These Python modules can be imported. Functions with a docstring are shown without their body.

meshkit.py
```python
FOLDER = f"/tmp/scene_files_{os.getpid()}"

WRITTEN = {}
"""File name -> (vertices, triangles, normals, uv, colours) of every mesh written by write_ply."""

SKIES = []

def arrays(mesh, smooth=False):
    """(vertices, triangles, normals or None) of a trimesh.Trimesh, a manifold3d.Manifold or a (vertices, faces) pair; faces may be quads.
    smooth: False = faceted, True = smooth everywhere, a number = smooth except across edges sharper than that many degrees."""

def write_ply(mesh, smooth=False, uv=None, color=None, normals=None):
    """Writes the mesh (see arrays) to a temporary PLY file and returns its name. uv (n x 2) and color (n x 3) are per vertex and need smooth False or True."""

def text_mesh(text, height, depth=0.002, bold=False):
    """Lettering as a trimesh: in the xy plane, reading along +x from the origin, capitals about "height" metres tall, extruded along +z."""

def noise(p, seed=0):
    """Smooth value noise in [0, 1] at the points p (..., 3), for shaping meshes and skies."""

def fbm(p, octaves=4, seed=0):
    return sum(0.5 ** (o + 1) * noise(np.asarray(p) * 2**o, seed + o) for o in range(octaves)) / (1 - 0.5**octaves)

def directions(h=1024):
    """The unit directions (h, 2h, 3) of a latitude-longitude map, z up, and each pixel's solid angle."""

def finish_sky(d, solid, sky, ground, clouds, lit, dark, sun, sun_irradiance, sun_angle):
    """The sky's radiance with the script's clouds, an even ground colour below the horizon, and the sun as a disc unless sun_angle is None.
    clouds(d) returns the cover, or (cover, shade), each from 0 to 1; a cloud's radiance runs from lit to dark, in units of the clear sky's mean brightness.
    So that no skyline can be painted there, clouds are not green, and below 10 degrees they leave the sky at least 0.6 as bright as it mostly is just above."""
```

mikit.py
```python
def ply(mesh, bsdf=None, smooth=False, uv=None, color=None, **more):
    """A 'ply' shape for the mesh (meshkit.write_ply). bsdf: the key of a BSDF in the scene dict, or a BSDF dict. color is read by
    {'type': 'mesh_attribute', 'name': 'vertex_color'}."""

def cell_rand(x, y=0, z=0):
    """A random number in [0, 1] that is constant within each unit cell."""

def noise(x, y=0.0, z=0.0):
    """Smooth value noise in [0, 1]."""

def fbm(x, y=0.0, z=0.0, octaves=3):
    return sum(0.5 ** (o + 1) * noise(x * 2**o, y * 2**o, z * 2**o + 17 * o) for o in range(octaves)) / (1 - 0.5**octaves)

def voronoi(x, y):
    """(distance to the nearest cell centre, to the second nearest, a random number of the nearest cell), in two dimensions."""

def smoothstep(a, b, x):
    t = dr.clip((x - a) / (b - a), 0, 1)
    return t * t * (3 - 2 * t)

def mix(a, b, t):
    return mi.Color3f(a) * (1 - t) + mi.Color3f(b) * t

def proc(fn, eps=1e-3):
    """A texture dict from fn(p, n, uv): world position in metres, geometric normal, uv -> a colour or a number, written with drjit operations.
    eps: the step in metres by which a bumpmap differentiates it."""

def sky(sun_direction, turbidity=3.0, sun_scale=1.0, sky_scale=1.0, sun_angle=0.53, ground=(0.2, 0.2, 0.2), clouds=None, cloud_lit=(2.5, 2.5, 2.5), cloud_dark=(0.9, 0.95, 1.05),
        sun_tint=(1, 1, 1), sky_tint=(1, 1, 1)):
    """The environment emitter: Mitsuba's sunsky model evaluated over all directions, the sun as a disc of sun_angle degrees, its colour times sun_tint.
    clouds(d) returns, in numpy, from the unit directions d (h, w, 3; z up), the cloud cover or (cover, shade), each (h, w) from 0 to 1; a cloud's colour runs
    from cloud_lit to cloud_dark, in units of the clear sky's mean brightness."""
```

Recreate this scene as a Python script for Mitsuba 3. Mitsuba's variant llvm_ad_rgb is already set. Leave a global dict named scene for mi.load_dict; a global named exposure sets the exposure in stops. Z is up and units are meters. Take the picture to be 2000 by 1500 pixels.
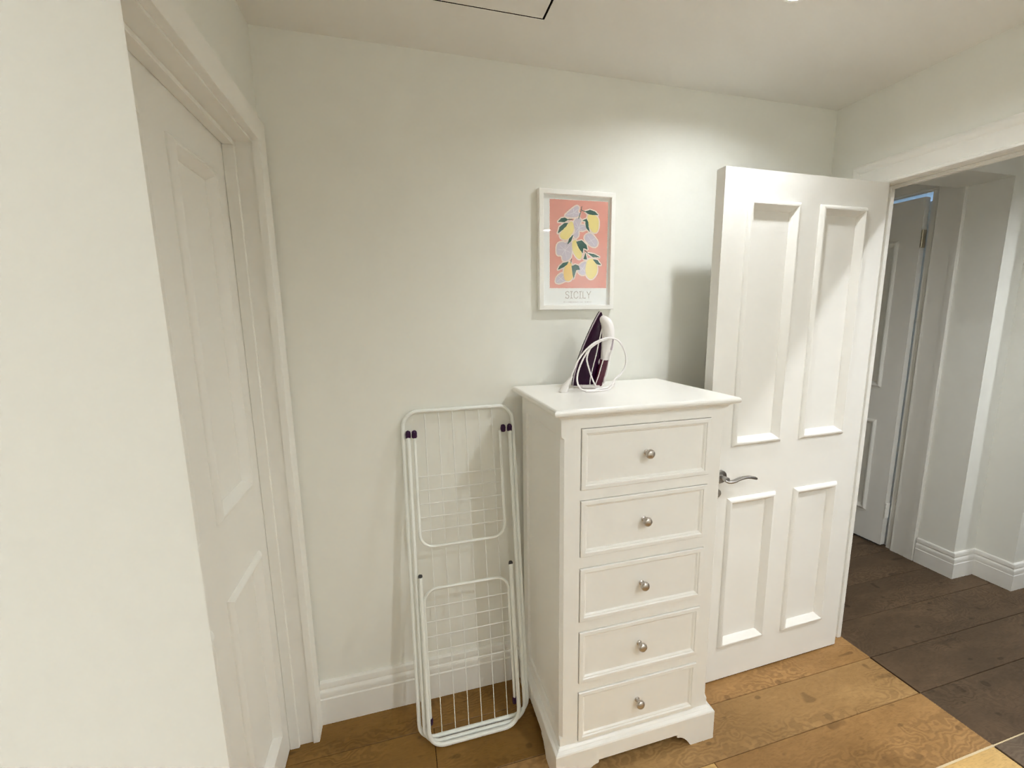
import math, random
import numpy as np, trimesh, mitsuba as mi, mikit, meshkit
from shapely.geometry import Polygon, Point, LineString, box as sbox
from shapely.ops import unary_union
import drjit as dr
from mikit import noise, fbm, cell_rand, smoothstep, mix
T = mi.ScalarTransform4f
scene, labels = {}, {}

# ---------------------------------------------------------------- camera
F, CAM, YAW, PITCH, ROLL = 817.88, np.array([0.372859, -1.509389, 1.495898]), 0.2613786, -0.1573887, -0.014226
_f = np.array([math.sin(YAW) * math.cos(PITCH), math.cos(YAW) * math.cos(PITCH), math.sin(PITCH)])
_r = np.array([math.cos(YAW), -math.sin(YAW), 0.0])
_u = np.cross(_r, _f)
_u2 = -math.sin(ROLL) * _r + math.cos(ROLL) * _u
scene['camera'] = {'type': 'perspective', 'fov_axis': 'x', 'fov': 2 * math.degrees(math.atan(1000 / F)), 'near_clip': 0.02, 'far_clip': 50.0,
                   'to_world': T().look_at(origin=CAM.tolist(), target=(CAM + _f).tolist(), up=_u2.tolist())}
exposure = 2.6
H = 2.345                      # ceiling height
W = 2.227                      # right wall of the room
# recessed ceiling downlights, with added fill lamps at the rear and far hall (x, y, ceiling z, radiance rgb)
WARM = np.array([0.97, 1.01, 1.035])
COOL = np.array([0.98, 1.01, 1.04])
DOWNLIGHTS = [
    (1.455, -0.497, H, 152 * WARM, 'recessed ceiling downlight above the white chest of drawers'),
    (1.45, -1.85, H, 300 * WARM, 'recessed ceiling downlight in the middle of the room above the camera'),
    (0.70, -2.55, H, 260 * WARM, 'added fill downlight in the rear of the room nearest the pier wall'),
    (1.85, -2.60, H, 260 * WARM, 'added fill downlight in the rear of the room nearest the right wall'),
    (2.60, -1.22, H, 420 * COOL, 'recessed ceiling downlight in the hallway outside the open door'),
    (3.90, -1.05, H, 360 * COOL, 'added fill downlight at the far end of the hallway'),  # unseen lamp, added to brighten the stepped hall wall
]

# ---------------------------------------------------------------- helpers
def numbered(k):
    if k not in scene and k not in labels and not any(q.startswith(k + '__') for q in scene):
        return k
    n = 1
    while True:
        q = f'{k}_{n:03d}'
        if q not in scene and q not in labels and not any(s.startswith(q + '__') for s in scene):
            return q
        n += 1

def put(name, mesh, bsdf, parent=None, smooth=False, label=None, **more):
    key = numbered(parent + '__' + name if parent else name)
    scene[key] = mikit.ply(mesh, bsdf, smooth=smooth, **more)
    if label:
        labels[key] = {'label': label}
    return key

def thing(name, label, category, group=None):
    key = numbered(name)
    labels[key] = {'label': label, 'category': category}
    if group:
        labels[key]['group'] = group
    return key

def struct(key, label, category=None):
    labels[key] = {'label': label, 'kind': 'structure'}
    labels[key]['category'] = category or key.rstrip('0123456789_').replace('_', ' ')
    return key

def cat(*ms):
    out = []
    for m in ms:
        out += list(m) if isinstance(m, (list, tuple)) else [m]
    return trimesh.util.concatenate(out)

def bx(x0, x1, y0, y1, z0, z1, b=0.0):
    x0, x1 = min(x0, x1), max(x0, x1); y0, y1 = min(y0, y1), max(y0, y1); z0, z1 = min(z0, z1), max(z0, z1)
    if b <= 0:
        return trimesh.creation.box(bounds=[[x0, y0, z0], [x1, y1, z1]])
    p = []
    for i, (sx, cx) in enumerate(((-1, x0), (1, x1))):
        for (sy, cy) in ((-1, y0), (1, y1)):
            for (sz, cz) in ((-1, z0), (1, z1)):
                p += [[cx - sx * b, cy - sy * b, cz], [cx - sx * b, cy, cz - sz * b], [cx, cy - sy * b, cz - sz * b]]
    return trimesh.convex.convex_hull(np.array(p))

def extr(poly, depth):
    gs = getattr(poly, 'geoms', [poly])
    return cat([trimesh.creation.extrude_polygon(g, depth, engine='earcut') for g in gs if g.area > 1e-12])

def basis(m, O, U, V, N):
    """local (u, v, n) -> world"""
    U, V, N, O = (np.asarray(a, float) for a in (U, V, N, O))
    M = np.eye(4); M[:3, 0], M[:3, 1], M[:3, 2], M[:3, 3] = U, V, N, O
    m = m.copy(); m.apply_transform(M)
    return m

def loft(rings, cap0=True, cap1=True, closed=True):
    """quads between rings (lists of equal point counts); caps are fans"""
    R = [np.asarray(r, float) for r in rings]
    n = len(R[0]); v = np.vstack(R); f = []
    for k in range(len(R) - 1):
        a, b = k * n, (k + 1) * n
        for i in range(n if closed else n - 1):
            j = (i + 1) % n
            f += [[a + i, a + j, b + j], [a + i, b + j, b + i]]
    for c, k, flip in ((cap0, 0, True), (cap1, len(R) - 1, False)):
        if c:
            v = np.vstack([v, R[k].mean(0)])
            q = len(v) - 1
            for i in range(n):
                j = (i + 1) % n
                f.append([k * n + j, k * n + i, q] if flip else [k * n + i, k * n + j, q])
    m = trimesh.Trimesh(v, np.array(f), process=False)
    return m

def fixed(m):
    m = m.copy(); m.merge_vertices(); trimesh.repair.fix_normals(m)
    return m

def strips(rings, cap0=False, cap1=False):
    """loft of four-cornered rings whose sides share no vertices, so that mitres stay crisp"""
    R = np.array([np.asarray(r, float) for r in rings]); ms = []
    for i in range(4):
        j = (i + 1) % 4
        v = np.empty((2 * len(R), 3)); v[0::2] = R[:, i]; v[1::2] = R[:, j]
        f = []
        for k in range(len(R) - 1):
            a = 2 * k
            f += [[a, a + 1, a + 3], [a, a + 3, a + 2]]
        ms.append(trimesh.Trimesh(v, np.array(f), process=False))
    if cap0: ms.append(trimesh.Trimesh(R[0], np.array([[0, 2, 1], [0, 3, 2]]), process=False))
    if cap1: ms.append(trimesh.Trimesh(R[-1], np.array([[0, 1, 2], [0, 2, 3]]), process=False))
    return trimesh.util.concatenate(ms)

def segments(rings):
    return cat([fixed(loft([a, b])) for a, b in zip(rings[:-1], rings[1:])])

def rect_loft(x0, x1, y0, y1, prof):
    """stack of rectangles outset by d at height z, capped: prof = [(d, z)...] bottom to top"""
    return strips([[[x0 - d, y0 - d, z], [x1 + d, y0 - d, z], [x1 + d, y1 + d, z], [x0 - d, y1 + d, z]] for d, z in prof], True, True)

def frame(w, h, prof, fill=None):
    """profile (inset d, height n) swept with mitres round a w x h rectangle in the uv plane from (0,0); fill: also close the middle at the last ring"""
    rings = [[[d, d, n], [w - d, d, n], [w - d, h - d, n], [d, h - d, n]] for d, n in prof]
    return strips(rings, False, bool(fill))

def sweep_wall(path, side, prof):
    """skirting: path of (x, y) points along the wall's foot, profile [(d, z)]; side +1 = to the left of the path"""
    P = np.asarray(path, float); n = len(P); rings = []
    for i in range(n):
        ds = []
        if i > 0: ds.append((P[i] - P[i - 1]) / np.linalg.norm(P[i] - P[i - 1]))
        if i < n - 1: ds.append((P[i + 1] - P[i]) / np.linalg.norm(P[i + 1] - P[i]))
        ns = [np.array([-d[1], d[0]]) * side for d in ds]
        m = sum(ns); m = m / np.linalg.norm(m); m = m / (m @ ns[0])
        rings.append([[P[i][0] + m[0] * d, P[i][1] + m[1] * d, z] for d, z in prof])
    return segments(rings)

def catmull(P, k=10, closed=False):
    P = np.asarray(P, float); out = []
    n = len(P)
    for i in range(n if closed else n - 1):
        p0, p1, p2, p3 = (P[(i + o) % n] if closed else P[min(max(i + o, 0), n - 1)] for o in (-1, 0, 1, 2))
        for t in np.linspace(0, 1, k, endpoint=False):
            out.append(.5 * (2 * p1 + (p2 - p0) * t + (2 * p0 - 5 * p1 + 4 * p2 - p3) * t * t + (3 * p1 - p0 - 3 * p2 + p3) * t ** 3))
    if not closed: out.append(P[-1])
    return np.array(out)

def tube(path, r, sides=12, closed=False, rb=None, up=None):
    """round (or elliptical: rb) tube along the points, parallel-transported frames; r may be a list"""
    P = np.asarray(path, float); n = len(P)
    if closed:
        tg = np.roll(P, -1, 0) - np.roll(P, 1, 0)
    else:
        tg = np.gradient(P, axis=0)
    tg /= np.linalg.norm(tg, axis=1, keepdims=True)
    a = np.asarray(up if up is not None else ([0, 0, 1] if abs(tg[0][2]) < .9 else [0, 1, 0]), float)
    u = np.cross(tg[0], a); u /= np.linalg.norm(u)
    R = np.broadcast_to(np.asarray(r, float), n); RB = R if rb is None else np.broadcast_to(np.asarray(rb, float), n)
    th = np.linspace(0, 2 * math.pi, sides, endpoint=False); rings = []
    for i in range(n):
        if up is not None:
            u = np.cross(tg[i], a)
        u = u - tg[i] * (u @ tg[i]); u /= np.linalg.norm(u); w = np.cross(tg[i], u)
        rings.append(P[i] + np.outer(np.cos(th) * R[i], u) + np.outer(np.sin(th) * RB[i], w))
    if closed: rings.append(rings[0])
    return fixed(loft(rings, cap0=not closed, cap1=not closed))

def lathe(prof, O, axis, sides=32):
    """prof = [(r, t)] along axis"""
    axis = np.asarray(axis, float); axis /= np.linalg.norm(axis)
    a = np.array([0, 0, 1.0]) if abs(axis[2]) < .9 else np.array([1.0, 0, 0])
    u = np.cross(a, axis); u /= np.linalg.norm(u); w = np.cross(axis, u)
    th = np.linspace(0, 2 * math.pi, sides, endpoint=False)
    rings = [np.asarray(O) + axis * t + np.outer(np.cos(th) * max(r, 1e-5), u) + np.outer(np.sin(th) * max(r, 1e-5), w) for r, t in prof]
    return fixed(loft(rings))

def corner_path(pts, r, k=7):
    """polyline with rounded corners (open)"""
    P = [np.asarray(p, float) for p in pts]; out = [P[0]]
    for i in range(1, len(P) - 1):
        a, b = P[i - 1] - P[i], P[i + 1] - P[i]
        a /= np.linalg.norm(a); b /= np.linalg.norm(b)
        p0, p2 = P[i] + a * r, P[i] + b * r
        c = P[i] + (a + b) * r
        for t in np.linspace(0, math.pi / 2, k):
            out.append(c - b * r * math.cos(t) - a * r * math.sin(t))
    out.append(P[-1])
    return np.array(out)

# ---------------------------------------------------------------- materials
def paint(rgb, rough=.45, spec=.4):
    return {'type': 'twosided', 'b': {'type': 'principled', 'base_color': {'type': 'rgb', 'value': list(rgb)}, 'roughness': rough, 'specular': spec}}
def matte(rgb):
    return {'type': 'twosided', 'b': {'type': 'diffuse', 'reflectance': {'type': 'rgb', 'value': list(rgb)}}}

scene['wall_paint'] = matte((.785, .785, .735))
scene['ceiling_paint'] = matte((.80, .785, .745))
scene['trim_paint'] = paint((.765, .755, .715), .5, .25)
scene['door_paint'] = paint((.74, .73, .695), .6, .2)
scene['chest_paint'] = paint((.73, .72, .69), .28, .45)
scene['white_plastic'] = paint((.82, .80, .80), .3, .5)
scene['frame_white'] = paint((.84, .84, .81), .35, .4)
scene['rack_metal'] = paint((.78, .80, .77), .25, .5)
scene['wire_metal'] = paint((.80, .81, .78), .25, .5)
scene['purple_plastic'] = paint((.030, .006, .038), .4, .25)
scene['iron_purple'] = paint((.022, .003, .020), .3, .22)
scene['iron_maroon'] = paint((.085, .010, .030), .25, .5)
scene['lilac_plastic'] = paint((.52, .46, .52), .3, .5)
scene['cap_grey'] = paint((.05, .05, .05), .5, .3)
scene['dark_gap'] = matte((.02, .018, .015))
scene['steel'] = {'type': 'twosided', 'b': {'type': 'principled', 'base_color': {'type': 'rgb', 'value': [.52, .48, .44]}, 'metallic': 1.0, 'roughness': .3}}
scene['chrome'] = {'type': 'twosided', 'b': {'type': 'principled', 'base_color': {'type': 'rgb', 'value': [.42, .41, .40]}, 'metallic': 1.0, 'roughness': .2}}
scene['brass'] = {'type': 'twosided', 'b': {'type': 'principled', 'base_color': {'type': 'rgb', 'value': [.45, .40, .30]}, 'metallic': 1.0, 'roughness': .35}}
scene['clear_glass'] = {'type': 'thindielectric', 'int_ior': 1.5}
scene['paper'] = matte((.80, .82, .82))
scene['print_pink'] = matte((.72, .35, .30))
scene['print_cream'] = matte((.78, .68, .62))
scene['print_lilac'] = matte((.58, .53, .60))
scene['print_pale'] = matte((.70, .67, .72))
scene['print_green'] = matte((.045, .12, .105))
scene['print_yellow'] = matte((.80, .69, .30))
scene['print_gold'] = matte((.82, .60, .24))
scene['print_grey'] = matte((.52, .49, .47))

def oak(light, mid, dark, seed, rough):
    def col(p, n, uv):
        x, y = p.x + seed * 3.7, p.y + seed * 1.3
        ys = dr.select((p.y < -.525) & (p.y > -.5406), p.y - .0156, p.y)
        row = dr.floor((ys + .1435) / .1985)
        xs = x + 2.3 * cell_rand(row, seed)
        warp = fbm(xs * 3.4, y * 8.0, seed, 3)
        flame = fbm(xs * 21, y * 30, seed + 4.0, 3)
        rings = dr.abs(dr.sin((y * 34 + 14 * warp + 3.4 * flame) * 3.14159))
        figure = smoothstep(.40, .62, fbm(xs * 3.0, y * 9, seed + 9.0, 2))
        line = smoothstep(.40, .95, rings) * (.25 + .75 * figure)
        blotch = smoothstep(.28, .75, fbm(xs * 4.5, y * 12, seed + 2.0, 4))
        pores = noise(xs * 70, y * 480)
        fine = fbm(xs * 45, y * 120, seed + 6.0, 2)
        c = mix(mid, light, blotch * .8 + .35 * (fine - .5))
        c = mix(c, dark, line * .38 + .20 * smoothstep(.6, .9, pores))
        k = smoothstep(.86, .95, noise(xs * 16, y * 30, 3.0 + seed)) * .5
        return mix(c, [dark[0] * .6, dark[1] * .6, dark[2] * .6], k)
    return {'type': 'twosided', 'b': {'type': 'principled', 'base_color': mikit.proc(col), 'roughness': rough, 'specular': .3}}
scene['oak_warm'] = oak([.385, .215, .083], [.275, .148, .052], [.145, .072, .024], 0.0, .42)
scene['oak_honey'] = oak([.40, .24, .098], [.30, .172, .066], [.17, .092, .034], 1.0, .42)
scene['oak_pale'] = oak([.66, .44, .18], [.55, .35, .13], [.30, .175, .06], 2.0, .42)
scene['oak_brown_shade'] = oak([.26, .140, .036], [.19, .098, .022], [.11, .052, .012], 5.0, .42)  # left planks: browner boards with the chest shadow put into the colour
scene['walnut_dark'] = oak([.120, .075, .042], [.080, .050, .028], [.045, .026, .014], 3.0, .45)
scene['walnut_grey'] = oak([.19, .14, .095], [.14, .10, .068], [.09, .06, .04], 4.0, .45)

# ---------------------------------------------------------------- the setting: walls
YB, XH, HB = -3.2, 2.295, 1.30      # rear wall, hallway face of the right wall, lobby's far wall
TK = .10
def wall(key, mesh, label, mat='wall_paint'):
    scene[key] = mikit.ply(mesh, mat); struct(key, label, 'wall')

def wall_holes(u0, u1, z0, z1, holes):
    p = sbox(u0, z0, u1, z1)
    for h in holes: p = p.difference(sbox(*h))
    return p
def wall_x(x0, x1, ya, yb, holes=(), z1=H):      # wall with faces x = const; polygon in (y, z)
    m = extr(wall_holes(ya, yb, 0, z1, holes), x1 - x0)
    return basis(m, (x0, 0, 0), (0, 1, 0), (0, 0, 1), (1, 0, 0))
def wall_y(y0, y1, xa, xb, holes=(), z1=H):      # faces y = const; polygon in (x, z)
    m = extr(wall_holes(xa, xb, 0, z1, holes), y1 - y0)
    return basis(m, (0, y1, 0), (1, 0, 0), (0, 0, 1), (0, -1, 0))

wall('wall_back', wall_y(0, TK, -.11, XH), 'pale cream wall behind the chest of drawers with the framed print hanging on it')
wall('wall_left', wall_x(-.11, 0, -1.046, 0, [(-.868, -.001, -.052, 2.024)]), 'narrow cream wall on the left holding the recessed panelled door')
wall('wall_pier', wall_x(-.11, .165, YB, -1.046), 'bright cream wall close to the camera at the far left edge', 'wall_paint')
wall('wall_right', wall_x(W, XH, YB, 0, [(-1.0, -.001, -.181, 2.012)]), 'cream wall on the right above the open doorway to the hall')
wall('wall_rear', wall_y(YB - TK, YB, -.11, XH), 'cream wall closing the room behind the camera')
# hall beyond the doorway
wall('wall_hall_west', wall_x(XH - .06, XH, TK, HB), 'cream wall of the lobby past the end of the back wall')
wall('wall_lobby_end', wall_y(HB, HB + TK, XH - .06, 6.2), 'cream wall at the far end of the little lobby beyond the doorway')
X1, X2 = 3.332, 3.500
wall('wall_hall_east', wall_x(X1, X1 + .08, -.045, HB, [(.262, -.001, 1.10, 2.19)]), 'shaded grey cream wall of the lobby holding the ajar inner door')
wall('wall_hall_step', cat(bx(X1 + .08, X2 + .1, -.045, .06, 0, H), bx(X2, X2 + .1, -.205, -.045, 0, H), bx(X2 + .1, 6.2, -.205, -.1, 0, H)), 'stepped cream wall corner of the hall lit from the left')
wall('wall_hall_far', wall_x(6.1, 6.2, -2.6, -.205), 'cream wall at the far end of the hall')
wall('wall_hall_south', wall_y(-2.7, -2.6, XH, 6.2), 'cream wall on the near side of the hall')
scene['beam'] = mikit.ply(bx(XH, X1, -.045, .165, 2.148, H), 'wall_paint'); struct('beam', 'dropped beam across the hall ceiling above the lobby entrance', 'beam')
# beyond the ajar inner door: a daylit room
wall('wall_far_room', cat(bx(X1 + .08, 5.1, HB - .001, HB + .0, 0, 2.7), bx(5.0, 5.1, .06, .80, 0, 2.7), bx(5.0, 5.1, .8, HB, 0, .8)), 'cream wall of the daylit room behind the ajar inner door')

# ceilings with round holes for the lamps and the hatch
def ceiling_mesh(x0, x1, y0, y1, extra=()):
    p = sbox(x0, y0, x1, y1)
    for (x, y, z, e, l) in DOWNLIGHTS:
        if x0 < x < x1 and y0 < y < y1: p = p.difference(Point(x, y).buffer(.041, 24))
    for e in extra: p = p.difference(e)
    m = extr(p, .02); m.apply_translation([0, 0, H]); return m
HX, HY, HS = .829, -.222, .56
hatch_hole = sbox(HX - HS, HY - HS, HX, HY)
scene['ceiling'] = mikit.ply(ceiling_mesh(-.11, XH, YB, 0, [hatch_hole]), 'ceiling_paint')
struct('ceiling', 'plain off-white ceiling of the room', 'ceiling')
scene['ceiling_hall'] = mikit.ply(ceiling_mesh(XH, 6.2, -2.7, HB + TK), 'ceiling_paint')
struct('ceiling_hall', 'off-white ceiling of the hall outside the room', 'ceiling')
k = thing('ceiling_hatch', 'square flush access hatch in the ceiling outlined by a thin dark gap', 'hatch')
put('panel', bx(HX - HS + .004, HX - .0062, HY - HS + .004, HY - .0036, H - .0005, H + .018, .001), 'ceiling_paint', k)
put('frame', cat(bx(HX - HS - .01, HX + .01, HY - HS - .01, HY + .01, H + .03, H + .032), bx(HX, HX + .012, HY - HS, HY + .012, H + .019, H + .03), bx(HX - HS, HX, HY, HY + .012, H + .019, H + .03), bx(HX - HS - .01, HX - HS, HY - HS, HY, H + .019, H + .03)), 'dark_gap', k)
put('gap', cat(bx(HX - .0008, HX + .0, HY - HS, HY, H + .0003, H + .02), bx(HX - HS, HX, HY - .0008, HY, H + .0003, H + .02)), 'dark_gap', k)  # dark liner sheets paint in the shade of the hatch gap

# ---------------------------------------------------------------- floors: planks one by one
rng = random.Random(5)
scene['floor'] = mikit.ply(bx(-.11, XH, YB, .05, -.05, -.016), 'dark_gap'); struct('floor', 'oak plank floor of the room', 'floor')
scene['floor_hall'] = mikit.ply(bx(XH, 6.2, -2.7, HB + TK, -.05, -.016), 'dark_gap'); struct('floor_hall', 'dark brown plank floor of the hall', 'floor')
rows = [.05, -.1435, -.342, -.525, -.739]
while rows[-1] > YB: rows.append(rows[-1] - .1985)
fixed_butts = {1: [.42, 1.10], 2: [.60], 3: [1.325], 0: [1.15]}
def plank(x0, x1, y0, y1, parent, mat):
    g = .0008
    x0, x1, y0, y1 = x0 + g, x1 - g, y0 + g, y1 - g
    b = .0015
    m = loft([[[x0, y0, -.016], [x1, y0, -.016], [x1, y1, -.016], [x0, y1, -.016]], [[x0, y0, -b], [x1, y0, -b], [x1, y1, -b], [x0, y1, -b]],
              [[x0 + b, y0 + b, 0], [x1 - b, y0 + b, 0], [x1 - b, y1 - b, 0], [x0 + b, y1 - b, 0]]])
    put('plank', m, mat, parent)
for i in range(len(rows) - 1):
    y1, y0 = rows[i], max(rows[i + 1], YB)
    cuts = fixed_butts.get(i)
    if cuts is None:
        cuts = [rng.uniform(.3, 1.9)]
    xs = [-.11] + cuts + [2.296 + (.004 if i % 2 else -.003)]
    for j, (a, b) in enumerate(zip(xs[:-1], xs[1:])):
        mat = {(0, 0): 'oak_brown_shade', (0, 1): 'oak_warm', (1, 0): 'oak_brown_shade', (1, 1): 'oak_brown_shade', (1, 2): 'oak_warm', (2, 0): 'oak_brown_shade', (2, 1): 'oak_honey', (3, 0): 'oak_pale', (3, 1): 'oak_warm', (4, 0): 'oak_pale', (4, 1): 'oak_pale'}.get((i, j), rng.choice(['oak_warm', 'oak_honey']))
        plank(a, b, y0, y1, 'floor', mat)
hrows = [HB + TK]
y = -.1435 + .1985 * 7
hrows = [HB + TK] + [(-.525 if abs(v + .5405) < .001 else v) for v in [y - .1985 * q for q in range(40)] if -2.7 < v < HB + TK - .02] + [-2.7]
for i in range(len(hrows) - 1):
    y1, y0 = hrows[i], hrows[i + 1]
    st = 2.296 + (.004 if i % 2 else -.003)
    c = rng.uniform(3.1, 4.6)
    for j, (a, b) in enumerate(((st, c), (c, 6.2))):
        plank(a, b, y0, y1, 'floor_hall', 'walnut_grey' if y1 < -.7 and y1 > -1.0 else 'walnut_dark')

scene['joint_gleam'] = matte((.62, .50, .32))  # pale colour paints in the gleam along the plank joint
put('joint_strip', bx(-.11, 2.298, -.7435, -.7375, -.016, .0004, .0003), 'joint_gleam', 'floor', label='thin pale strip painted as a gleam between two planks')
put('joint_strip', bx(2.298, 6.2, -.7425, -.7385, -.016, .0004, .0003), 'joint_gleam', 'floor_hall', label='thin pale strip painted as a gleam between two planks')
# ---------------------------------------------------------------- skirtings
def skirt_profile(h, t=.02):
    s = t / .02
    return [(0, 0), (.02 * s, 0), (.02 * s, h - .066), (.0165 * s, h - .063), (.0165 * s, h - .060), (.018 * s, h - .055), (.018 * s, h - .042), (.0155 * s, h - .035),
            (.010 * s, h - .031), (.010 * s, h - .028), (.0145 * s, h - .023), (.0145 * s, h - .012), (.012 * s, h - .004), (.006 * s, h), (0, h)]
def skirting(key, path, side, label, h=.17, t=.02):
    scene[key] = mikit.ply(sweep_wall(path, side, skirt_profile(h, t)), 'trim_paint', smooth=35)
    struct(key, label, 'baseboard')
skirting('baseboard_back', [(.0205, 0), (W, 0), (W, -.094)], -1, 'moulded white skirting board along the back wall behind the drying rack')
skirting('baseboard_left', [(.165, YB), (.165, -1.046), (0, -1.046), (0, -.9205)][0:2], -1, 'moulded white skirting board along the near pier wall')
skirting('baseboard_right', [(W, -1.087), (W, YB)], -1, 'moulded white skirting board along the right wall past the doorway')
skirting('baseboard_hall', [(X1, .124), (X1, -.045), (X2, -.045), (X2, -.205), (6.0, -.205)], -1, 'stepped white skirting board around the hall wall corners', .152, .016)
skirting('baseboard_hall_west', [(XH, 0.02), (XH, HB), (X1, HB)], -1, 'white skirting board in the lobby', .152, .016)

# ---------------------------------------------------------------- door leaves with four panels
def leaf(key, O, U, N, hgt, wid, thick, cols, zs, mat='door_paint', both=True):
    """O: bottom corner of the visible face, U along the width, N out of the visible face"""
    U, N = np.asarray(U, float), np.asarray(N, float); V = np.array([0, 0, 1.0])
    holes = [(c0 + .006, z0 + .006, c1 - .006, z1 - .006) for (z0, z1) in zs for (c0, c1) in cols]
    p = sbox(0, 0, wid, hgt)
    for h in holes: p = p.difference(sbox(*h))
    m = extr(p, thick)
    put('frame', basis(m, np.asarray(O) - N * thick, U, V, N), mat, key)
    for (a, z0, b, z1) in holes:
        w, h = b - a, z1 - z0
        pm = bx(a - .002, b + .002, z0 - .002, z1 + .002, -.028, -.011)
        pk = put('panel', basis(pm, O, U, V, N), mat, key)
        prof = [(-.011, -.001), (-.011, .003), (-.0085, .0065), (-.003, .0115), (.0, .0130), (.0045, .0125), (.0075, .0085), (.0140, .0020), (.0200, -.0055), (.0225, -.0095), (.0225, -.0115)]
        fm = basis(frame(w, h, prof), np.asarray(O) + U * a + V * z0, U, V, N)
        put('moulding', fixed_n(fm), mat, pk, smooth=40)
        if both:
            fm2 = frame(w, h, [(d, -thick - n) for d, n in [(-.008, -.001), (-.008, .004), (.0, .0095), (.0085, .0045), (.0185, -.0035), (.0215, -.0115)]])
            put('moulding', fixed_n(basis(fm2, np.asarray(O) + U * a + V * z0, U, V, N)), mat, pk, smooth=40)
def fixed_n(m):
    return m

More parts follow.
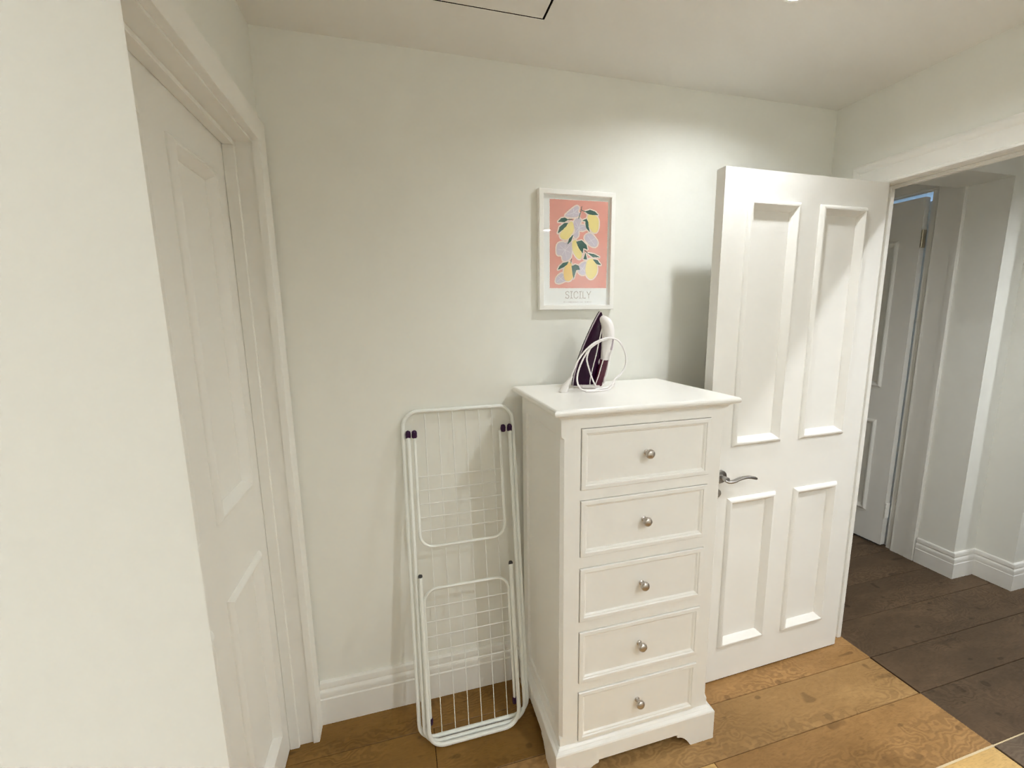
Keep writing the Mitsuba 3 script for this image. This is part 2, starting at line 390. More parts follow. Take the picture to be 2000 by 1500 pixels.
# the open door, swung back against the chest
struct('door_1', 'open white four-panel door standing behind the chest of drawers', 'door')
LW, LH, LT = .762, 1.975, .040
PIV = np.array([2.214, -.2470, .008]); ang = 3.1620
e = np.array([math.cos(ang), math.sin(ang), 0]); nrm = np.array([e[1], -e[0], 0.0]); nrm = nrm if nrm[1] < 0 else -nrm
O1 = PIV + e * LW; U1 = -e
cols1 = [(LW - .110 - .222 - .104 - .222, LW - .110 - .222 - .104), (LW - .110 - .222, LW - .110)]
zs1 = [(.157, .788), (1.003, 1.873)]
leaf('door_1', O1, U1, nrm, LH, LW, LT, cols1, zs1)
def lever(parent, C, U, N, flip=1):
    """lever handle: C on the leaf's face, U along the lever, N out of the face"""
    C, U, N = (np.asarray(a, float) for a in (C, U, N))
    hk = put('handle', lathe([(.0, 0), (.0255, 0), (.0255, .006), (.0235, .009), (.011, .010), (.0095, .012), (.0095, .040), (.0, .040)], C, N, 36), 'chrome', parent, smooth=35, label='curved chrome lever handle on a round rose')
    path = [C + N * .036 + U * -.006 + [0, 0, -.002], C + N * .044 + U * .003 + [0, 0, -.006], C + N * .050 + U * .018 + [0, 0, -.003], C + N * .052 + U * .048 + [0, 0, .0055], C + N * .052 + U * .082 + [0, 0, .0060], C + N * .051 + U * .117 + [0, 0, -.003]]
    put('lever', tube(catmull(path, 6), .0085, 14, rb=.0062), 'chrome', hk, smooth=50)
    ek = put('escutcheon', lathe([(.0, 0), (.0175, 0), (.0175, .004), (.0160, .006), (.005, .006), (.005, .003), (0, .003)], C + U * -.010 + np.array([0, 0, -.066]), N, 32), 'chrome', parent, smooth=35, label='round chrome keyhole escutcheon')
C0 = O1 + U1 * .058 + np.array([0, 0, .887])
lever('door_1', C0, U1, nrm)
lever('door_1', C0 - nrm * LT, U1, -nrm)
for z in (.22, .99, 1.78):
    put('hinge', tube([PIV - nrm * (LT + .002) + np.array([.004, 0, z - .05]), PIV - nrm * (LT + .002) + np.array([.004, 0, z + .05])], .006, 12), 'brass', 'door_1', smooth=40)

# the closed recessed door on the left
struct('door_2', 'closed cream four-panel door recessed in the left wall', 'door')
cols2 = [(.09, .326), (.436, .672)]
leaf('door_2', (-.076, -.0785, .005), (0, -1, 0), (1, 0, 0), 1.990, .762, .040, cols2, [(.140, .795), (1.009, 1.880)], mat='trim_paint', both=False)
C2 = np.array([-.076, -.0785 - .704, .98])
hk = put('handle', lathe([(.0, 0), (.0255, 0), (.0255, .006), (.0235, .009), (.011, .010), (.0095, .012), (.0095, .040), (.0, .040)], C2, (1, 0, 0), 36), 'chrome', 'door_2', smooth=35, label='chrome lever handle')
put('lever', tube(catmull([C2 + [.04, 0, 0], C2 + [.05, .02, .003], C2 + [.052, .06, .006], C2 + [.05, .115, .001]], 6), .008, 12, rb=.006), 'chrome', hk, smooth=50)

# frames: linings, stops and architraves
def arch_profile(t=.02, w=.085):
    return [(0, 0), (0, t * .55), (.003, t * .75), (.010, t * .8), (.016, t * .62), (w - .03, t * .7), (w - .024, t * .95), (w - .012, t), (w - .003, t * .95), (w, t * .75), (w, 0)]
def architrave(yl, yr, zt, xface, nx, prof):
    """three-sided mitred architrave round an opening in a wall x = xface; yl > yr; profile (outset, height)"""
    rings = []
    A = [(yl, 0, 1, 0), (yl, zt, 1, 1), (yr, zt, -1, 1), (yr, 0, -1, 0)]
    for (y, z, sy, sz) in A:
        rings.append([[xface + nx * n, y + sy * d, z + sz * d] for d, n in prof])
    return segments(rings)
struct('trim_2', 'white moulded door frame around the recessed left door', 'door frame')
pr = [(0, 0), (0, .0175), (.0012, .0195), (.003, .020), (.0675, .020), (.0692, .019), (.070, .0172), (.070, 0)]
put('architrave', architrave(-.0835, -.8435, 2.004, 0.0005, 1, pr), 'trim_paint', 'trim_2', smooth=40)
put('lining', cat(bx(-.11, .0, -.0765, -.052, 0, 2.023), bx(-.11, .0, -.867, -.8425, 0, 2.023), bx(-.11, .0, -.8425, -.0765, 1.998, 2.023)), 'trim_paint', 'trim_2')
put('stop', cat(bx(-.0755, -.044, -.0885, -.0766, 0, 1.986, .002), bx(-.0755, -.044, -.8424, -.8305, 0, 1.986, .002), bx(-.0755, -.044, -.8424, -.0766, 1.986, 1.9979, .002)), 'trim_paint', 'trim_2')
put('back_board', bx(-.125, -.1165, -.85, -.07, 0, 2.0), 'dark_gap', 'trim_2')

struct('trim_1', 'white moulded door frame around the open doorway to the hall', 'door frame')
ZD = 1.986
pr1 = [(0, 0), (0, .013), (.004, .018), (.010, .018), (.014, .0125), (.066, .0145), (.072, .020), (.084, .022), (.094, .019), (.100, .012), (.100, 0)]
put('architrave', architrave(-.199, -.982, ZD - .004, W - .0005, -1, pr1), 'trim_paint', 'trim_1', smooth=40)
put('architrave', architrave(-.199, -.982, ZD - .004, XH + .0005, 1, pr1), 'trim_paint', 'trim_1', smooth=40)
put('lining', cat(bx(W, XH, -.206, -.1815, 0, ZD + .025), bx(W, XH, -.9995, -.975, 0, ZD + .025), bx(W, XH, -.975, -.206, ZD, ZD + .025)), 'trim_paint', 'trim_1')
put('stop', cat(bx(W + .042, XH - .004, -.218, -.206, 0, ZD, .002), bx(W + .042, XH - .004, -.975, -.963, 0, ZD, .002), bx(W + .042, XH - .004, -.975, -.206, ZD - .012, ZD, .002)), 'trim_paint', 'trim_1')

# the ajar inner door of the lobby
struct('trim_3', 'shaded white door frame around the ajar lobby door', 'door frame')
pr3 = [(0, 0), (0, .012), (.006, .016), (.018, .012), (.085, .013), (.095, .018), (.120, .018), (.125, .012), (.125, 0)]
put('architrave', segments([[[X1 - n, .254 - d, 0] for d, n in pr3], [[X1 - n, .254 - d, 2.172 + d] for d, n in pr3], [[X1 - n, 1.075 + d, 2.172 + d] for d, n in pr3], [[X1 - n, 1.075 + d, 0] for d, n in pr3]]), 'trim_paint', 'trim_3', smooth=40)
put('lining', cat(bx(X1, X1 + .08, .2625, .285, 0, 2.165), bx(X1, X1 + .08, 1.077, 1.0995, 0, 2.165), bx(X1, X1 + .08, .2625, 1.0995, 2.165, 2.189)), 'trim_paint', 'trim_3')
put('stop', cat(bx(X1 + .028, X1 + .055, .2851, .345, 0, 2.12), bx(X1 + .028, X1 + .055, 1.05, 1.0769, 0, 2.12)), 'trim_paint', 'trim_3')  # hinge-side stop widened to keep daylight out of the gap
struct('door_3', 'shaded grey white panelled lobby door standing slightly ajar', 'door')
a3 = math.radians(2.0)
leaf('door_3', (X1 - .030, .300, .012), (-math.sin(a3), math.cos(a3), 0), (-math.cos(a3), -math.sin(a3), 0), 2.128, .762, .040, [(.11, .332), (.436, .652)], [(.20, .80), (1.02, 1.90)])
for z in (.25, 1.91):
    put('hinge', cat(*[tube([(X1 - .030, .2935, z - .05 + .034 * q), (X1 - .030, .2935, z - .05 + .034 * q + .031)], .0055, 12) for q in range(3)], bx(X1 - .030, X1 + .0, .292, .2945, z - .05, z + .05)), 'brass' if z > 1 else 'frame_white', 'door_3', smooth=40)
# the window of the room behind it: overcast daylight
struct('window_1', 'daylit window of the room behind the ajar lobby door', 'window')
scene['window_1__pane'] = mikit.ply(basis(extr(sbox(.8, .8, HB, 2.6), .004), (5.06, 0, 0), (0, 1, 0), (0, 0, 1), (1, 0, 0)), matte((.5, .5, .5)))
scene['window_1__pane']['emitter'] = {'type': 'area', 'radiance': {'type': 'rgb', 'value': [.36, .60, 1.0]}}
put('frame', cat(bx(5.0, 5.05, .8, .84, .8, 2.6), bx(5.0, 5.05, HB - .05, HB - .001, .8, 2.6), bx(5.0, 5.05, .84, HB - .05, .8, .85), bx(5.0, 5.05, .84, HB - .05, 2.58, 2.62)), 'trim_paint', 'window_1')
scene['ceiling_far_room'] = mikit.ply(bx(X1 + .08, 5.1, .06, HB, 2.64, 2.7), 'ceiling_paint'); struct('ceiling_far_room', 'ceiling of the daylit room behind the ajar lobby door', 'ceiling')

# ---------------------------------------------------------------- downlights
for (x, y, z, e, lab) in DOWNLIGHTS:
    k = thing('ceiling_downlight', lab, 'downlight', 'recessed ceiling downlights')
    put('trim_ring', lathe([(.0405, .012), (.0405, -.001), (.046, -.002), (.046, .0), (.0412, .0)], (x, y, z), (0, 0, 1), 40) if False else
        fixed_n(loft([[[x + r * math.cos(t), y + r * math.sin(t), z + dz] for t in np.linspace(0, 2 * math.pi, 40, endpoint=False)] for r, dz in [(.0405, .045), (.0395, .0), (.0395, -.002), (.046, -.003), (.048, -.0005)]], cap0=False, cap1=False)), 'frame_white', k, smooth=35)
    d = lathe([(.0, 0), (.028, 0), (.028, .003), (0, .003)], (x, y, z + .013), (0, 0, 1), 32)
    lk = put('lamp', d, 'frame_white', k)
    scene[lk]['emitter'] = {'type': 'area', 'radiance': {'type': 'rgb', 'value': [float(v) for v in e]}}
    put('housing', lathe([(.0, .045), (.0404, .045), (.0404, .047), (.0, .047)], (x, y, z), (0, 0, 1), 32), 'frame_white', k)

# ---------------------------------------------------------------- chest of drawers
c = thing('chest_of_drawers', 'tall narrow white five-drawer chest against the back wall', 'chest of drawers')
BX0, BX1, BYF, BYB = .803, 1.361, -.433, -.045
PM = 'chest_paint'
TZ = 1.242
put('top', (rect_loft(BX0, BX1, BYF, BYB, [(.001, TZ - .034), (.003, TZ - .034), (.004, TZ - .031), (.007, TZ - .027), (.012, TZ - .0235), (.019, TZ - .0215), (.020, TZ - .0205), (.025, TZ - .0195), (.0285, TZ - .016), (.030, TZ - .0105), (.0285, TZ - .005), (.025, TZ - .0015), (.021, TZ)])), PM, c, smooth=38)
DR = [(.991, 1.1765), (.777, .9566), (.5596, .7382), (.3419, .5223), (.1285, .3078)]
D0, D1 = .866, 1.306
# face frame with the drawer openings and side posts, chamfered on the outer corner
ff = sbox(BX0 + .018, .112, BX1 - .018, TZ - .033)
for z0, z1 in DR: ff = ff.difference(sbox(D0 - .0018, z0 - .0012, D1 + .0018, z1 + .0018))
body = [basis(extr(ff, .022), (0, BYF + .022, 0), (1, 0, 0), (0, 0, 1), (0, -1, 0))]
for xs, sx in ((BX0, 1), (BX1, -1)):
    ch = .010
    def post(z0, z1, cc):
        pts = [(xs + sx * cc, BYF), (xs + sx * .0185, BYF), (xs + sx * .0185, BYF + .045), (xs, BYF + .045), (xs, BYF + cc)]
        return [[a, b, z] for z in (z0,) for a, b in pts], [[a, b, z1] for a, b in pts]
    r = []
    for z, cc in ((.112, .0012), (.150, .0012), (.158, ch), (1.150, ch), (1.158, .0012), (TZ - .033, .0012)):
        r.append([[xs + sx * cc, BYF, z], [xs + sx * .0185, BYF, z], [xs + sx * .0185, BYF + .045, z], [xs, BYF + .045, z], [xs, BYF + cc, z]])
    body.append(fixed(loft(r)))
    # framed side: back stile, top and bottom rails, recessed panel
    xa, xb = (xs, xs + sx * .018)
    body += [bx(xa, xb, BYB - .045, BYB, .112, TZ - .033), bx(xa, xb, BYF + .045, BYB - .045, .112, .165), bx(xa, xb, BYF + .045, BYB - .045, TZ - .085, TZ - .033)]
    fr = frame(BYB - .045 - BYF - .045, TZ - .085 - .165, [(0, 0), (.003, -.001), (.007, -.006), (.007, -.0075)], fill=True)
    body.append(fixed_n(basis(fr, (xs, (BYF + .045), .165), (0, 1, 0), (0, 0, 1), (-sx, 0, 0))))
body.append(bx(BX0 + .01, BX1 - .01, BYB - .006, BYB, .112, TZ - .033))
put('body', cat(body), PM, c)
put('dark_fill', bx(BX0 + .019, BX1 - .019, BYF + .0225, BYB - .007, .10, TZ - .035), 'dark_gap', c)  # near-black block; shade in the drawer gaps put into its colour
for i, (z0, z1) in enumerate(DR):
    prof = [(0, -.021), (0, .0030), (.0012, .0045), (.003, .005), (.0125, .005), (.0140, .0040), (.0150, .0015), (.0185, .0005), (.0215, -.0025), (.0225, -.0040)]
    m = basis(frame(D1 - D0, z1 - z0, prof, fill=True), (D0, BYF, z0), (1, 0, 0), (0, 0, 1), (0, -1, 0))
    dk = put('drawer', fixed_n(m), PM, c, smooth=25)
    kx, kz = (D0 + D1) / 2 - .004, (z0 + z1) / 2 + .002
    put('knob', lathe([(0, 0), (.0085, 0), (.0085, .002), (.0060, .004), (.0052, .009), (.0062, .012), (.0105, .0145), (.0140, .0185), (.0148, .0225), (.0135, .0265), (.0095, .0297), (.0045, .0310), (0, .0313)], (kx, BYF + .0035, kz), (0, -1, 0), 32), 'steel', dk, smooth=40, label='round brushed metal knob')
# plinth with bracket feet
PX0, PX1, PYF = .783, 1.381, -.453
def bracket(w, arch_z=.057, foot=.094, run=.052):
    side = [(foot + run * t, .045 * math.sin(t * math.pi / 2) ** .9) for t in np.linspace(0, 1, 10)] + [(foot + run + .004, .047), (foot + run + .004, arch_z)]
    return Polygon([(0, 0)] + side + [(w - a, z) for a, z in side[::-1]] + [(w, 0), (w, .108), (0, .108)])
pl = [basis(extr(bracket(PX1 - PX0), .02), (PX0, PYF + .02, 0), (1, 0, 0), (0, 0, 1), (0, -1, 0))]
for x0 in (PX0, PX1 - .02):
    pl.append(basis(extr(bracket(BYB - PYF - .02, foot=.075, run=.045), .02), (x0, PYF + .02, 0), (0, 1, 0), (0, 0, 1), (1, 0, 0)))
pl.append((rect_loft(BX0, BX1, BYF, BYB, [(.0199, .100), (.0199, .1085), (.018, .1125), (.010, .1165), (.0085, .1185), (.003, .1235), (-.002, .1255)])))
put('plinth', cat(pl), PM, c, label='white plinth with bracket feet')

# ---------------------------------------------------------------- framed print
k = thing('framed_print', 'white framed lemon print with the word SICILY on the back wall', 'picture')
PX, PZ, PW, PH = 1.0305, 1.735, .302, .426
fo = (PX - PW / 2, -.001, PZ - PH / 2)
fm = frame(PW, PH, [(0, -.0005), (0, .0195), (.001, .021), (.0025, .0215), (.0165, .0215), (.0175, .0205), (.0178, .006)])
put('frame', fixed_n(basis(fm, fo, (1, 0, 0), (0, 0, 1), (0, -1, 0))), 'frame_white', k, smooth=25, label='thin white picture frame')
put('backing', bx(fo[0] + .002, fo[0] + PW - .002, -.0075, -.0015, fo[2] + .002, fo[2] + PH - .002), 'cap_grey', k)
pk = put('paper', bx(fo[0] + .0165, fo[0] + PW - .0165, -.0083, -.0076, fo[2] + .0165, fo[2] + PH - .0165), 'paper', k, label='white paper sheet with the printed picture')
put('glass', basis(extr(sbox(.0172, .0172, PW - .0172, PH - .0172), .0001), (fo[0], -.0125, fo[2]), (1, 0, 0), (0, 0, 1), (0, -1, 0)), 'clear_glass', k) if False else None
put('glass', mikit_pane := trimesh.Trimesh(np.array([[fo[0] + .0172, -.0128, fo[2] + .0172], [fo[0] + PW - .0172, -.0128, fo[2] + .0172], [fo[0] + PW - .0172, -.0128, fo[2] + PH - .0172], [fo[0] + .0172, -.0128, fo[2] + PH - .0172]]), np.array([[0, 1, 2], [0, 2, 3]]), process=False), 'clear_glass', k)
LEM = [[(43.5, 130.2), (67.7, 134.6), (86.0, 120.7), (89.1, 97.8), (84.6, 77.8), (74.5, 70.1), (61.2, 75.2), (48.9, 92.8)], [(-24.3, 106.1), (-13.3, 96.8), (-13.0, 74.1), (-31.1, 47.4), (-45.7, 42.0), (-62.0, 46.3), (-65.7, 59.2), (-53.2, 79.1)], [(-16.3, 36.4), (-1.6, 40.1), (9.7, 22.3), (21.2, -7.2), (19.5, -20.6), (10.3, -26.8), (-4.8, -14.5), (-16.8, 8.4)], [(-37.8, -43.4), (-23.0, -39.8), (-15.5, -58.0), (-11.5, -84.8), (-22.5, -103.4), (-37.3, -106.9), (-48.5, -98.6), (-50.5, -68.6)], [(49.7, -26.6), (70.6, -25.5), (84.3, -46.2), (84.9, -73.4), (73.7, -92.3), (60.4, -99.3), (45.0, -90.9), (37.1, -67.3), (40.5, -40.3)]]
LEA = [[(34.0, 143.7), (52.5, 150.1), (73.1, 144.6), (84.6, 134.4), (60.2, 133.2), (43.4, 136.7)], [(-73.1, 104.0), (-60.6, 115.8), (-46.2, 118.7), (-35.2, 112.1), (-49.7, 103.4)], [(-35.2, 100.8), (-49.6, 98.6), (-67.6, 85.0), (-74.0, 63.7), (-56.8, 75.7), (-42.3, 89.2)], [(23.4, 111.4), (38.1, 117.9), (45.7, 105.8), (46.8, 89.5), (51.9, 73.2), (38.6, 85.9), (34.6, 102.1), (36.4, 110.3)], [(-14.0, 59.4), (-29.3, 45.8), (-36.4, 25.9), (-21.9, 37.8)], [(-1.6, 35.2), (20.6, 40.8), (39.5, 24.9), (43.5, 10.0), (26.6, 14.5), (24.9, -3.8), (9.8, 12.4)], [(36.2, -5.2), (42.2, -26.8), (29.0, -25.4)], [(47.5, -4.9), (70.3, -7.7), (93.3, -17.3), (66.6, -17.9)], [(66.8, -26.3), (85.9, -29.3), (99.7, -45.9), (82.4, -42.9)], [(-32.3, -37.3), (-52.5, -42.0), (-67.1, -53.9), (-73.2, -65.6), (-52.4, -57.0), (-37.8, -46.7)], [(-19.2, -53.1), (-4.4, -47.1), (8.7, -50.9), (13.7, -64.3), (-0.5, -66.2), (-7.8, -86.4), (-11.4, -96.6), (-15.3, -78.1)]]
FLO = [[(-46.2, 126.0), (-35.4, 137.8), (-13.8, 154.8), (0.7, 162.0), (8.1, 156.0), (4.6, 142.9), (12.0, 133.6), (1.1, 123.4), (-17.1, 120.9), (-35.3, 121.7)], [(-7.9, 113.3), (8.5, 120.5), (17.8, 111.1), (12.5, 97.9), (32.9, 95.5), (38.6, 82.6), (23.9, 75.5), (9.1, 74.9), (7.4, 58.5), (-3.6, 48.3), (-12.9, 57.8), (-5.7, 74.4), (-13.2, 93.6)], [(38.9, 62.9), (57.6, 66.8), (76.8, 50.9), (86.6, 34.6), (77.4, 19.3), (58.4, 22.1), (43.1, 33.3), (31.7, 49.4)], [(-74.6, 26.4), (-56.5, 33.5), (-45.6, 30.6), (-34.7, 34.2), (-20.0, 31.3), (-16.2, 15.0), (-19.7, -4.9), (-23.2, -21.5), (-37.9, -33.4), (-54.4, -32.1), (-59.9, -15.8), (-76.3, -12.8), (-80.0, 6.7)], [(10.6, -50.9), (25.4, -38.9), (40.4, -36.9), (40.7, -57.1), (41.0, -77.4), (26.0, -84.4), (10.9, -77.8), (7.0, -64.4)], [(-74.2, -88.9), (-59.6, -78.7), (-48.6, -85.2), (-39.2, -101.9), (-48.4, -108.7), (-66.8, -115.6), (-81.5, -112.3), (-80.8, -98.9)]]
STE = [[(19.1, 159.7), (15.6, 143.4), (6.7, 117.1)], [(21.1, 146.9), (32.2, 144.2)], [(-37.1, 112.0), (-18.9, 114.4)], [(-19.5, -26.4), (-23.0, -41.5)], [(32.3, 6.4), (43.7, -3.3)]]
def smooth_poly(p, k=5):
    q = catmull([(a, b, 0) for a, b in p], k, closed=True)
    return Polygon([(a * .001, b * .001) for a, b, _ in q]).buffer(0)
def leaf_poly(p):
    return Polygon([(a * .001, b * .001) for a, b in p]).buffer(.0022, 4).buffer(-.0016, 4)
def printed(name, poly, layer, mat):
    return put(name, basis(extr(poly, .00012), (PX, -.00835 - layer * .00018, PZ), (1, 0, 0), (0, 0, 1), (0, -1, 0)), mat, pk)
pp = Polygon([(-.1062, .1810), (.1262, .1825), (.1250, -.1322), (-.1055, -.1332)])
printed('background', pp, 0, 'print_pink')
lem, lea, flo = [smooth_poly(p) for p in LEM], [leaf_poly(p) for p in LEA], [smooth_poly(p, 4) for p in FLO]
printed('outline', unary_union([q.buffer(.0045) for q in lem + lea + flo]).intersection(pp), 1, 'print_cream')
for q in flo: printed('flower', q, 2, 'print_lilac')
for p in FLO:
    cc = np.mean(np.array(p), 0) * .001
    petals = unary_union([LineString([cc, cc * .25 + np.array(a) * .001 * .75]) .buffer(.0009) for a in p[::2]])
    printed('petal_lines', petals, 3, 'print_pale')
for i, q in enumerate(lem): printed('lemon', q, 4, 'print_gold' if i == 3 else 'print_yellow')
for q in lea: printed('leaf', q, 5, 'print_green')
for s in STE: printed('stem', LineString([(a * .001, b * .001) for a, b in s]).buffer(.0011), 5, 'print_green')
tm = meshkit.text_mesh('SICILY', .0278, .0002)
tm.apply_scale([(.1055) / tm.extents[0], 1, 1]); tm.apply_translation([-.0437 - tm.bounds[0][0], -.1722 - tm.bounds[0][1], 0])
put('lettering', basis(tm, (PX, -.00835, PZ), (1, 0, 0), (0, 0, 1), (0, -1, 0)), 'print_grey', pk, label='thin grey capitals reading SICILY')
r2 = random.Random(3); x = -.050; ds = []
while x < .064:
    w = r2.uniform(.0012, .0032); ds.append(bx(x, x + w, -.1862, -.1862 + r2.choice([.0022, .0022, .0030]), 0, .0002)); x += w + r2.choice([.0010, .0010, .0026])
put('small_print', basis(cat(ds), (PX, -.00835, PZ), (1, 0, 0), (0, 0, 1), (0, -1, 0)), 'print_grey', pk)
labels[numbered('x')] = labels.pop(numbered('x'), None) or {}
labels.pop('x', None)

# ---------------------------------------------------------------- folded clothes airer
k = thing('clothes_airer', 'folded white wire clothes airer with purple caps leaning on the wall left of the chest', 'drying rack')
def ry(z, o=0.0): return -.0125 - (1.170 - z) * (.172 / 1.160) - o
def rk(x, z, o=0.0): return np.array([x, ry(z, o), z])
def oz(o): return (1, o)
# outer frame, closed loop
loop = corner_path([rk(.571, 1.170), rk(.771, 1.170), rk(.771, .0095), rk(.369, .0095), rk(.369, 1.170), rk(.571, 1.170)], .055, 9)
fk = put('outer_frame', tube(loop, .0072, 14), 'rack_metal', k, smooth=50)
for x in (.447, .496, .545, .594, .643, .692):
    put('wire', tube([rk(x, 1.168), rk(x, .012)], .0016, 6), 'wire_metal', fk, smooth=True)
# long leg with its rounded foot bar, purple caps at its open ends
o1 = .019
def lg(x, z, o): return np.array([x, ry(z) - o * (1 - .55 * z / 1.17), z])
p = corner_path([lg(.386, 1.090, o1), lg(.386, .0085, o1), lg(.755, .0085, o1), lg(.755, 1.086, o1)], .055, 9)
leg = put('leg_frame', tube(p, .0068, 14), 'rack_metal', k, smooth=50)
def cap(P, par, r=.0095, l=.026, mat='purple_plastic', d=1):
    m = lathe([(0, -l * .5), (r * .9, -l * .5), (r, -l * .4), (r, l * .15), (r * .85, l * .38), (r * .5, l * .5), (0, l * .52)], P, (0, -.12 * d, d), 18)
    put('end_cap', m, mat, par, smooth=45, label='dark purple plastic end cap' if mat == 'purple_plastic' else 'dark grey plastic end cap')
cap(lg(.386, 1.094, o1), leg); cap(lg(.755, 1.090, o1), leg)
# short stand
o2 = .037
p = corner_path([lg(.4005, .600, o2), lg(.4005, .0085, o2), lg(.7285, .0085, o2), lg(.7285, .596, o2)], .055, 9)
st = put('stand_frame', tube(p, .0075, 14), 'rack_metal', k, smooth=50)
cap(lg(.4005, .602, o2), st, .0078, .012, 'cap_grey'); cap(lg(.7285, .598, o2), st, .0078, .012, 'cap_grey')
# two folded wings with cross wires
ow = .021
p = corner_path([lg(.4075, 1.086, ow), lg(.4075, .694, ow), lg(.7175, .694, ow), lg(.7175, 1.082, ow)], .048, 9)
wg = put('wing', tube(p, .0052, 12), 'rack_metal', k, smooth=50)
cap(lg(.4075, 1.094, ow), wg); cap(lg(.7300, 1.090, ow), wg)
for z in (.942, .894, .846, .799, .752):
    put('wire', tube([lg(.4075, z, ow), lg(.7175, z, ow)], .0015, 6), 'wire_metal', wg, smooth=True)
ow2 = .015
p = corner_path([lg(.409, .085, ow2), lg(.409, .543, ow2), lg(.719, .543, ow2), lg(.719, .085, ow2)], .048, 9)
wg = put('wing', tube(p, .0052, 12), 'rack_metal', k, smooth=50)
cap(lg(.409, .078, ow2), wg, .0085, .028, d=-1); cap(lg(.719, .078, ow2), wg, .0085, .028, d=-1)
for z in (.480, .428, .376, .324, .268):
    put('wire', tube([lg(.409, z, ow2), lg(.719, z, ow2)], .0015, 6), 'wire_metal', wg, smooth=True)

# ---------------------------------------------------------------- steam iron standing on its heel
k = thing('steam_iron', 'purple and white steam iron standing on its heel on top of the white chest', 'iron')
IH = math.radians(-60); TILT = math.radians(17.5)
hd = np.array([math.cos(IH), math.sin(IH), 0.0]); wd = np.array([-math.sin(IH), math.cos(IH), 0.0]); up = np.array([0, 0, 1.0])
Ld = up * 1.02 + hd * math.tan(TILT); Dd = hd
IO = np.array([1.012, -.092, TZ + .0070])
def im(t, w, d): return IO + Ld * t + wd * w + Dd * d
def interp(t, tab): return float(np.interp(t, [a for a, _ in tab], [b for _, b in tab]))
WT = [(0, .047), (.03, .0535), (.06, .0555), (.1, .0535), (.14, .047), (.18, .036), (.21, .0255), (.235, .0145), (.25, .0065), (.256, .001)]
DT = [(0, .060), (.05, .062), (.1, .058), (.14, .051), (.18, .040), (.21, .029), (.235, .019), (.25, .012), (.256, .008)]
ts = np.linspace(0, .256, 40)
def half_ring(t, grow=0.0, d0=0.0, d1=None, n=16, pw=2.3):
    w = interp(t, WT) + grow; D = (interp(t, DT) if d1 is None else d1)
    w = max(w, .0008)
    out = []
    for a in np.linspace(0, math.pi, n):
        c, s = math.cos(a), math.sin(a)
        out.append(im(t, w * math.copysign(abs(c) ** (2 / pw), c), d0 + (D - d0) * s ** (2 / pw * 1.25)))
    return out
def plate(grow, d0, d1, ext=0.0):
    rings = []
    for d in (d0, d1):
        rings.append([im(t + (ext if t > .2 else 0), interp(t, WT) + grow, d) for t in ts] + [im(t + (ext if t > .2 else 0), -(interp(t, WT) + grow), d) for t in ts[::-1]])
    return fixed(loft(rings))
put('body', fixed(loft([half_ring(t, -.0015, .0045) for t in ts])), 'iron_purple', k, smooth=40, label='glossy dark purple housing')
put('soleplate', plate(.0005, -.003, .000, .002), 'cap_grey', k, label='dark soleplate')
put('skirt', plate(.0005, .0005, .0048, .001), 'lilac_plastic', k, label='pale rim above the soleplate')
# white upper shell line, handle, rear post
def dd(t): return interp(t, DT)
shell = [im(.222, 0, dd(.222) + .002), im(.200, .012, dd(.2) + .001), im(.17, .021, dd(.17) - .004), im(.13, .028, dd(.13) - .009), im(.09, .031, dd(.09) - .011), im(.05, .030, dd(.05) - .010), im(.012, .022, dd(.012) - .004)]
for s in (1, -1):
    q = [im(*v) for v in [(.226, 0, .028), (.205, s * .010, .0345), (.18, s * .017, .0405), (.15, s * .0215, .0455), (.11, s * .025, .051), (.07, s * .027, .053), (.03, s * .025, .0545), (.004, s * .018, .056)]]
    put('trim', tube(catmull(q, 6), .0022, 8), 'white_plastic', k, smooth=50, label='thin white trim line')
hp = catmull([im(*v) for v in [(.232, 0, .014), (.226, 0, .030), (.212, 0, .045), (.185, 0, .058), (.15, 0, .066), (.11, 0, .071), (.080, 0, .074)]], 8)
nn = len(hp)
hk = put('handle', tube(hp, [.0130 + .0095 * math.sin(math.pi * min(1, i / nn * 1.1)) for i in range(nn)], 18, rb=[.0100 + .0085 * math.sin(math.pi * min(1, i / nn * 1.1)) for i in range(nn)], up=wd), 'white_plastic', k, smooth=50, label='white plastic handle')
put('button', tube(catmull([im(.172, 0, .0800), im(.150, 0, .0840), im(.130, 0, .0860)], 5), .007, 12, rb=.0035, up=wd), 'lilac_plastic', hk, smooth=50)
gp = catmull([im(.095, 0, .073), im(.07, 0, .076), (im(.04, 0, .078)), im(.018, 0, .078), im(.007, 0, .077)], 6)
put('grip', tube(gp, .0150, 18, rb=.0125, up=wd), 'iron_maroon', k, smooth=50, label='maroon rear of the handle')
for s in (1, -1):
    put('trim', tube(catmull([im(.10, s * .0150, .079), im(.07, s * .0160, .079), im(.04, s * .0158, .079), im(.008, s * .0152, .0765)], 6), .0022, 8), 'white_plastic', k, smooth=50)
heel = [[im(t, w * g, d) for (w, d) in [(-.044, .004), (.044, .004), (.042, .045), (.026, .066), (.019, .090), (-.019, .090), (-.026, .066), (-.042, .045)]] for t, g in ((-.006, .93), (-.004, 1.0), (.004, 1.0), (.006, .95))]
put('heel', fixed(loft(heel)), 'white_plastic', k, label='white heel rest')
put('dial', lathe([(0, -.02), (.0145, -.02), (.0145, .003), (.0125, .005), (0, .0055)], im(.088, .004, .061), Dd, 28), 'lilac_plastic', k, smooth=35, label='round pale temperature dial')
nz = im(.228, 0, .030)
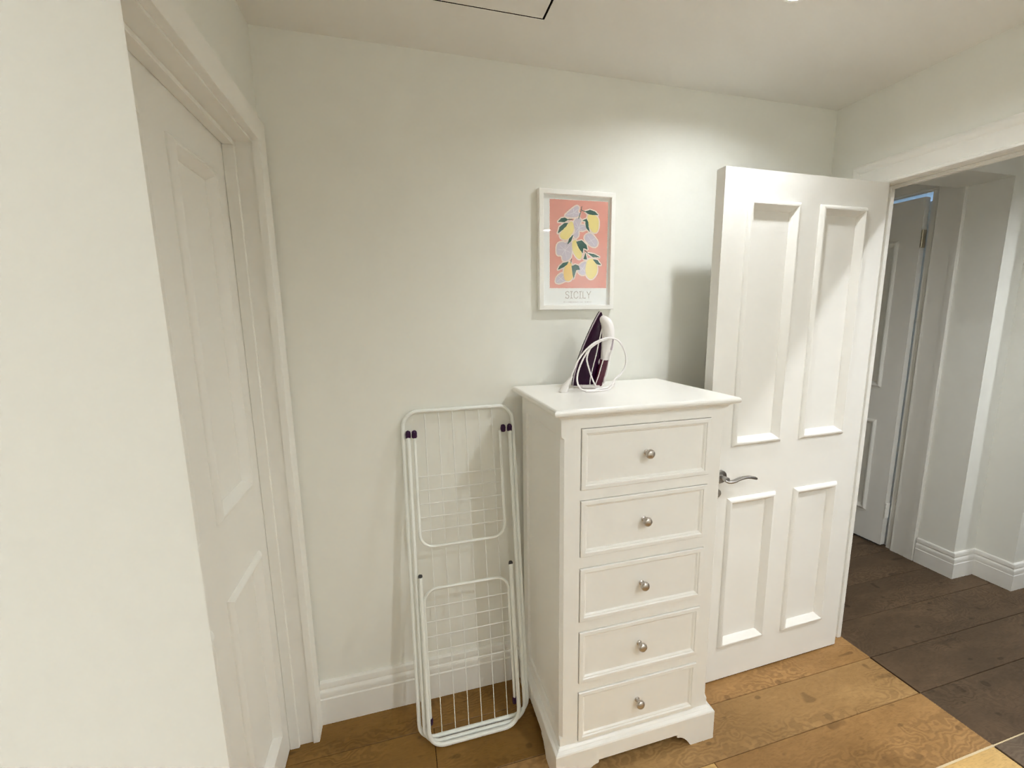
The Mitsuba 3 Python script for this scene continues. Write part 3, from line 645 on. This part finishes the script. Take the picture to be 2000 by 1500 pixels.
# white cord looped round the iron
ZT = TZ + .0042
cord = [im(.016, .0, .084), im(.014, .0, .098), (1.058, -.199, TZ + .040), (1.064, -.204, 1.304), (1.072, -.203, 1.348), (1.084, -.201, 1.388), (1.082, -.203, 1.409), (1.070, -.209, 1.4185), (1.053, -.214, 1.419), (1.022, -.217, 1.409), (.991, -.219, 1.389), (.969, -.220, 1.361), (.952, -.218, 1.322), (.947, -.215, 1.288),
        (.955, -.212, TZ + .020), (.975, -.210, ZT), (1.020, -.212, ZT), (1.055, -.210, TZ + .007), (1.080, -.206, TZ + .020), (1.096, -.200, TZ + .024), (1.100, -.190, TZ + .012), (1.086, -.193, ZT + .005), (1.04, -.222, ZT + .006), (.985, -.224, ZT), (.975, -.231, ZT), (1.01, -.231, ZT), (1.055, -.222, ZT), (1.078, -.212, TZ + .013), (1.093, -.205, 1.276), (1.121, -.200, 1.297), (1.136, -.198, 1.319), (1.139, -.200, 1.348), (1.122, -.210, 1.384),
        (1.095, -.218, 1.414), (1.063, -.222, 1.423), (1.035, -.224, 1.420), (.999, -.226, 1.406), (.965, -.228, 1.379), (.940, -.228, 1.346), (.930, -.225, 1.320), (.924, -.219, 1.296)]
cp = catmull(cord, 8); cp[:, 2] = np.maximum(cp[:, 2], TZ + .0036)
ck = put('cord', tube(cp, .0031, 10), 'white_plastic', k, smooth=60, label='white mains cord in loops')
sp = catmull([(.990, -.2205, 1.388), (.983, -.2195, 1.372), (.982, -.215, 1.350), (.993, -.212, 1.315), (1.006, -.210, 1.283), (1.018, -.207, 1.262), (1.024, -.205, TZ + .006)], 8)
put('cord', tube(sp, .0028, 10), 'white_plastic', k, smooth=60)
plug = [[np.array([cx + rx * math.cos(a) * .9 + rx * 0, cy + rx * math.sin(a) * .8, cz]) for a in np.linspace(0, 2 * math.pi, 14, endpoint=False)] for cx, cy, cz, rx in [(.905, -.195, TZ + .0007, .016), (.905, -.195, TZ + .004, .0175), (.909, -.200, TZ + .020, .0150), (.917, -.210, TZ + .038, .009), (.925, -.220, TZ + .056, .0055)]]
put('plug', fixed(loft(plug)), 'white_plastic', k, smooth=45, label='white moulded mains plug')

labels = {k: v for k, v in labels.items() if v}
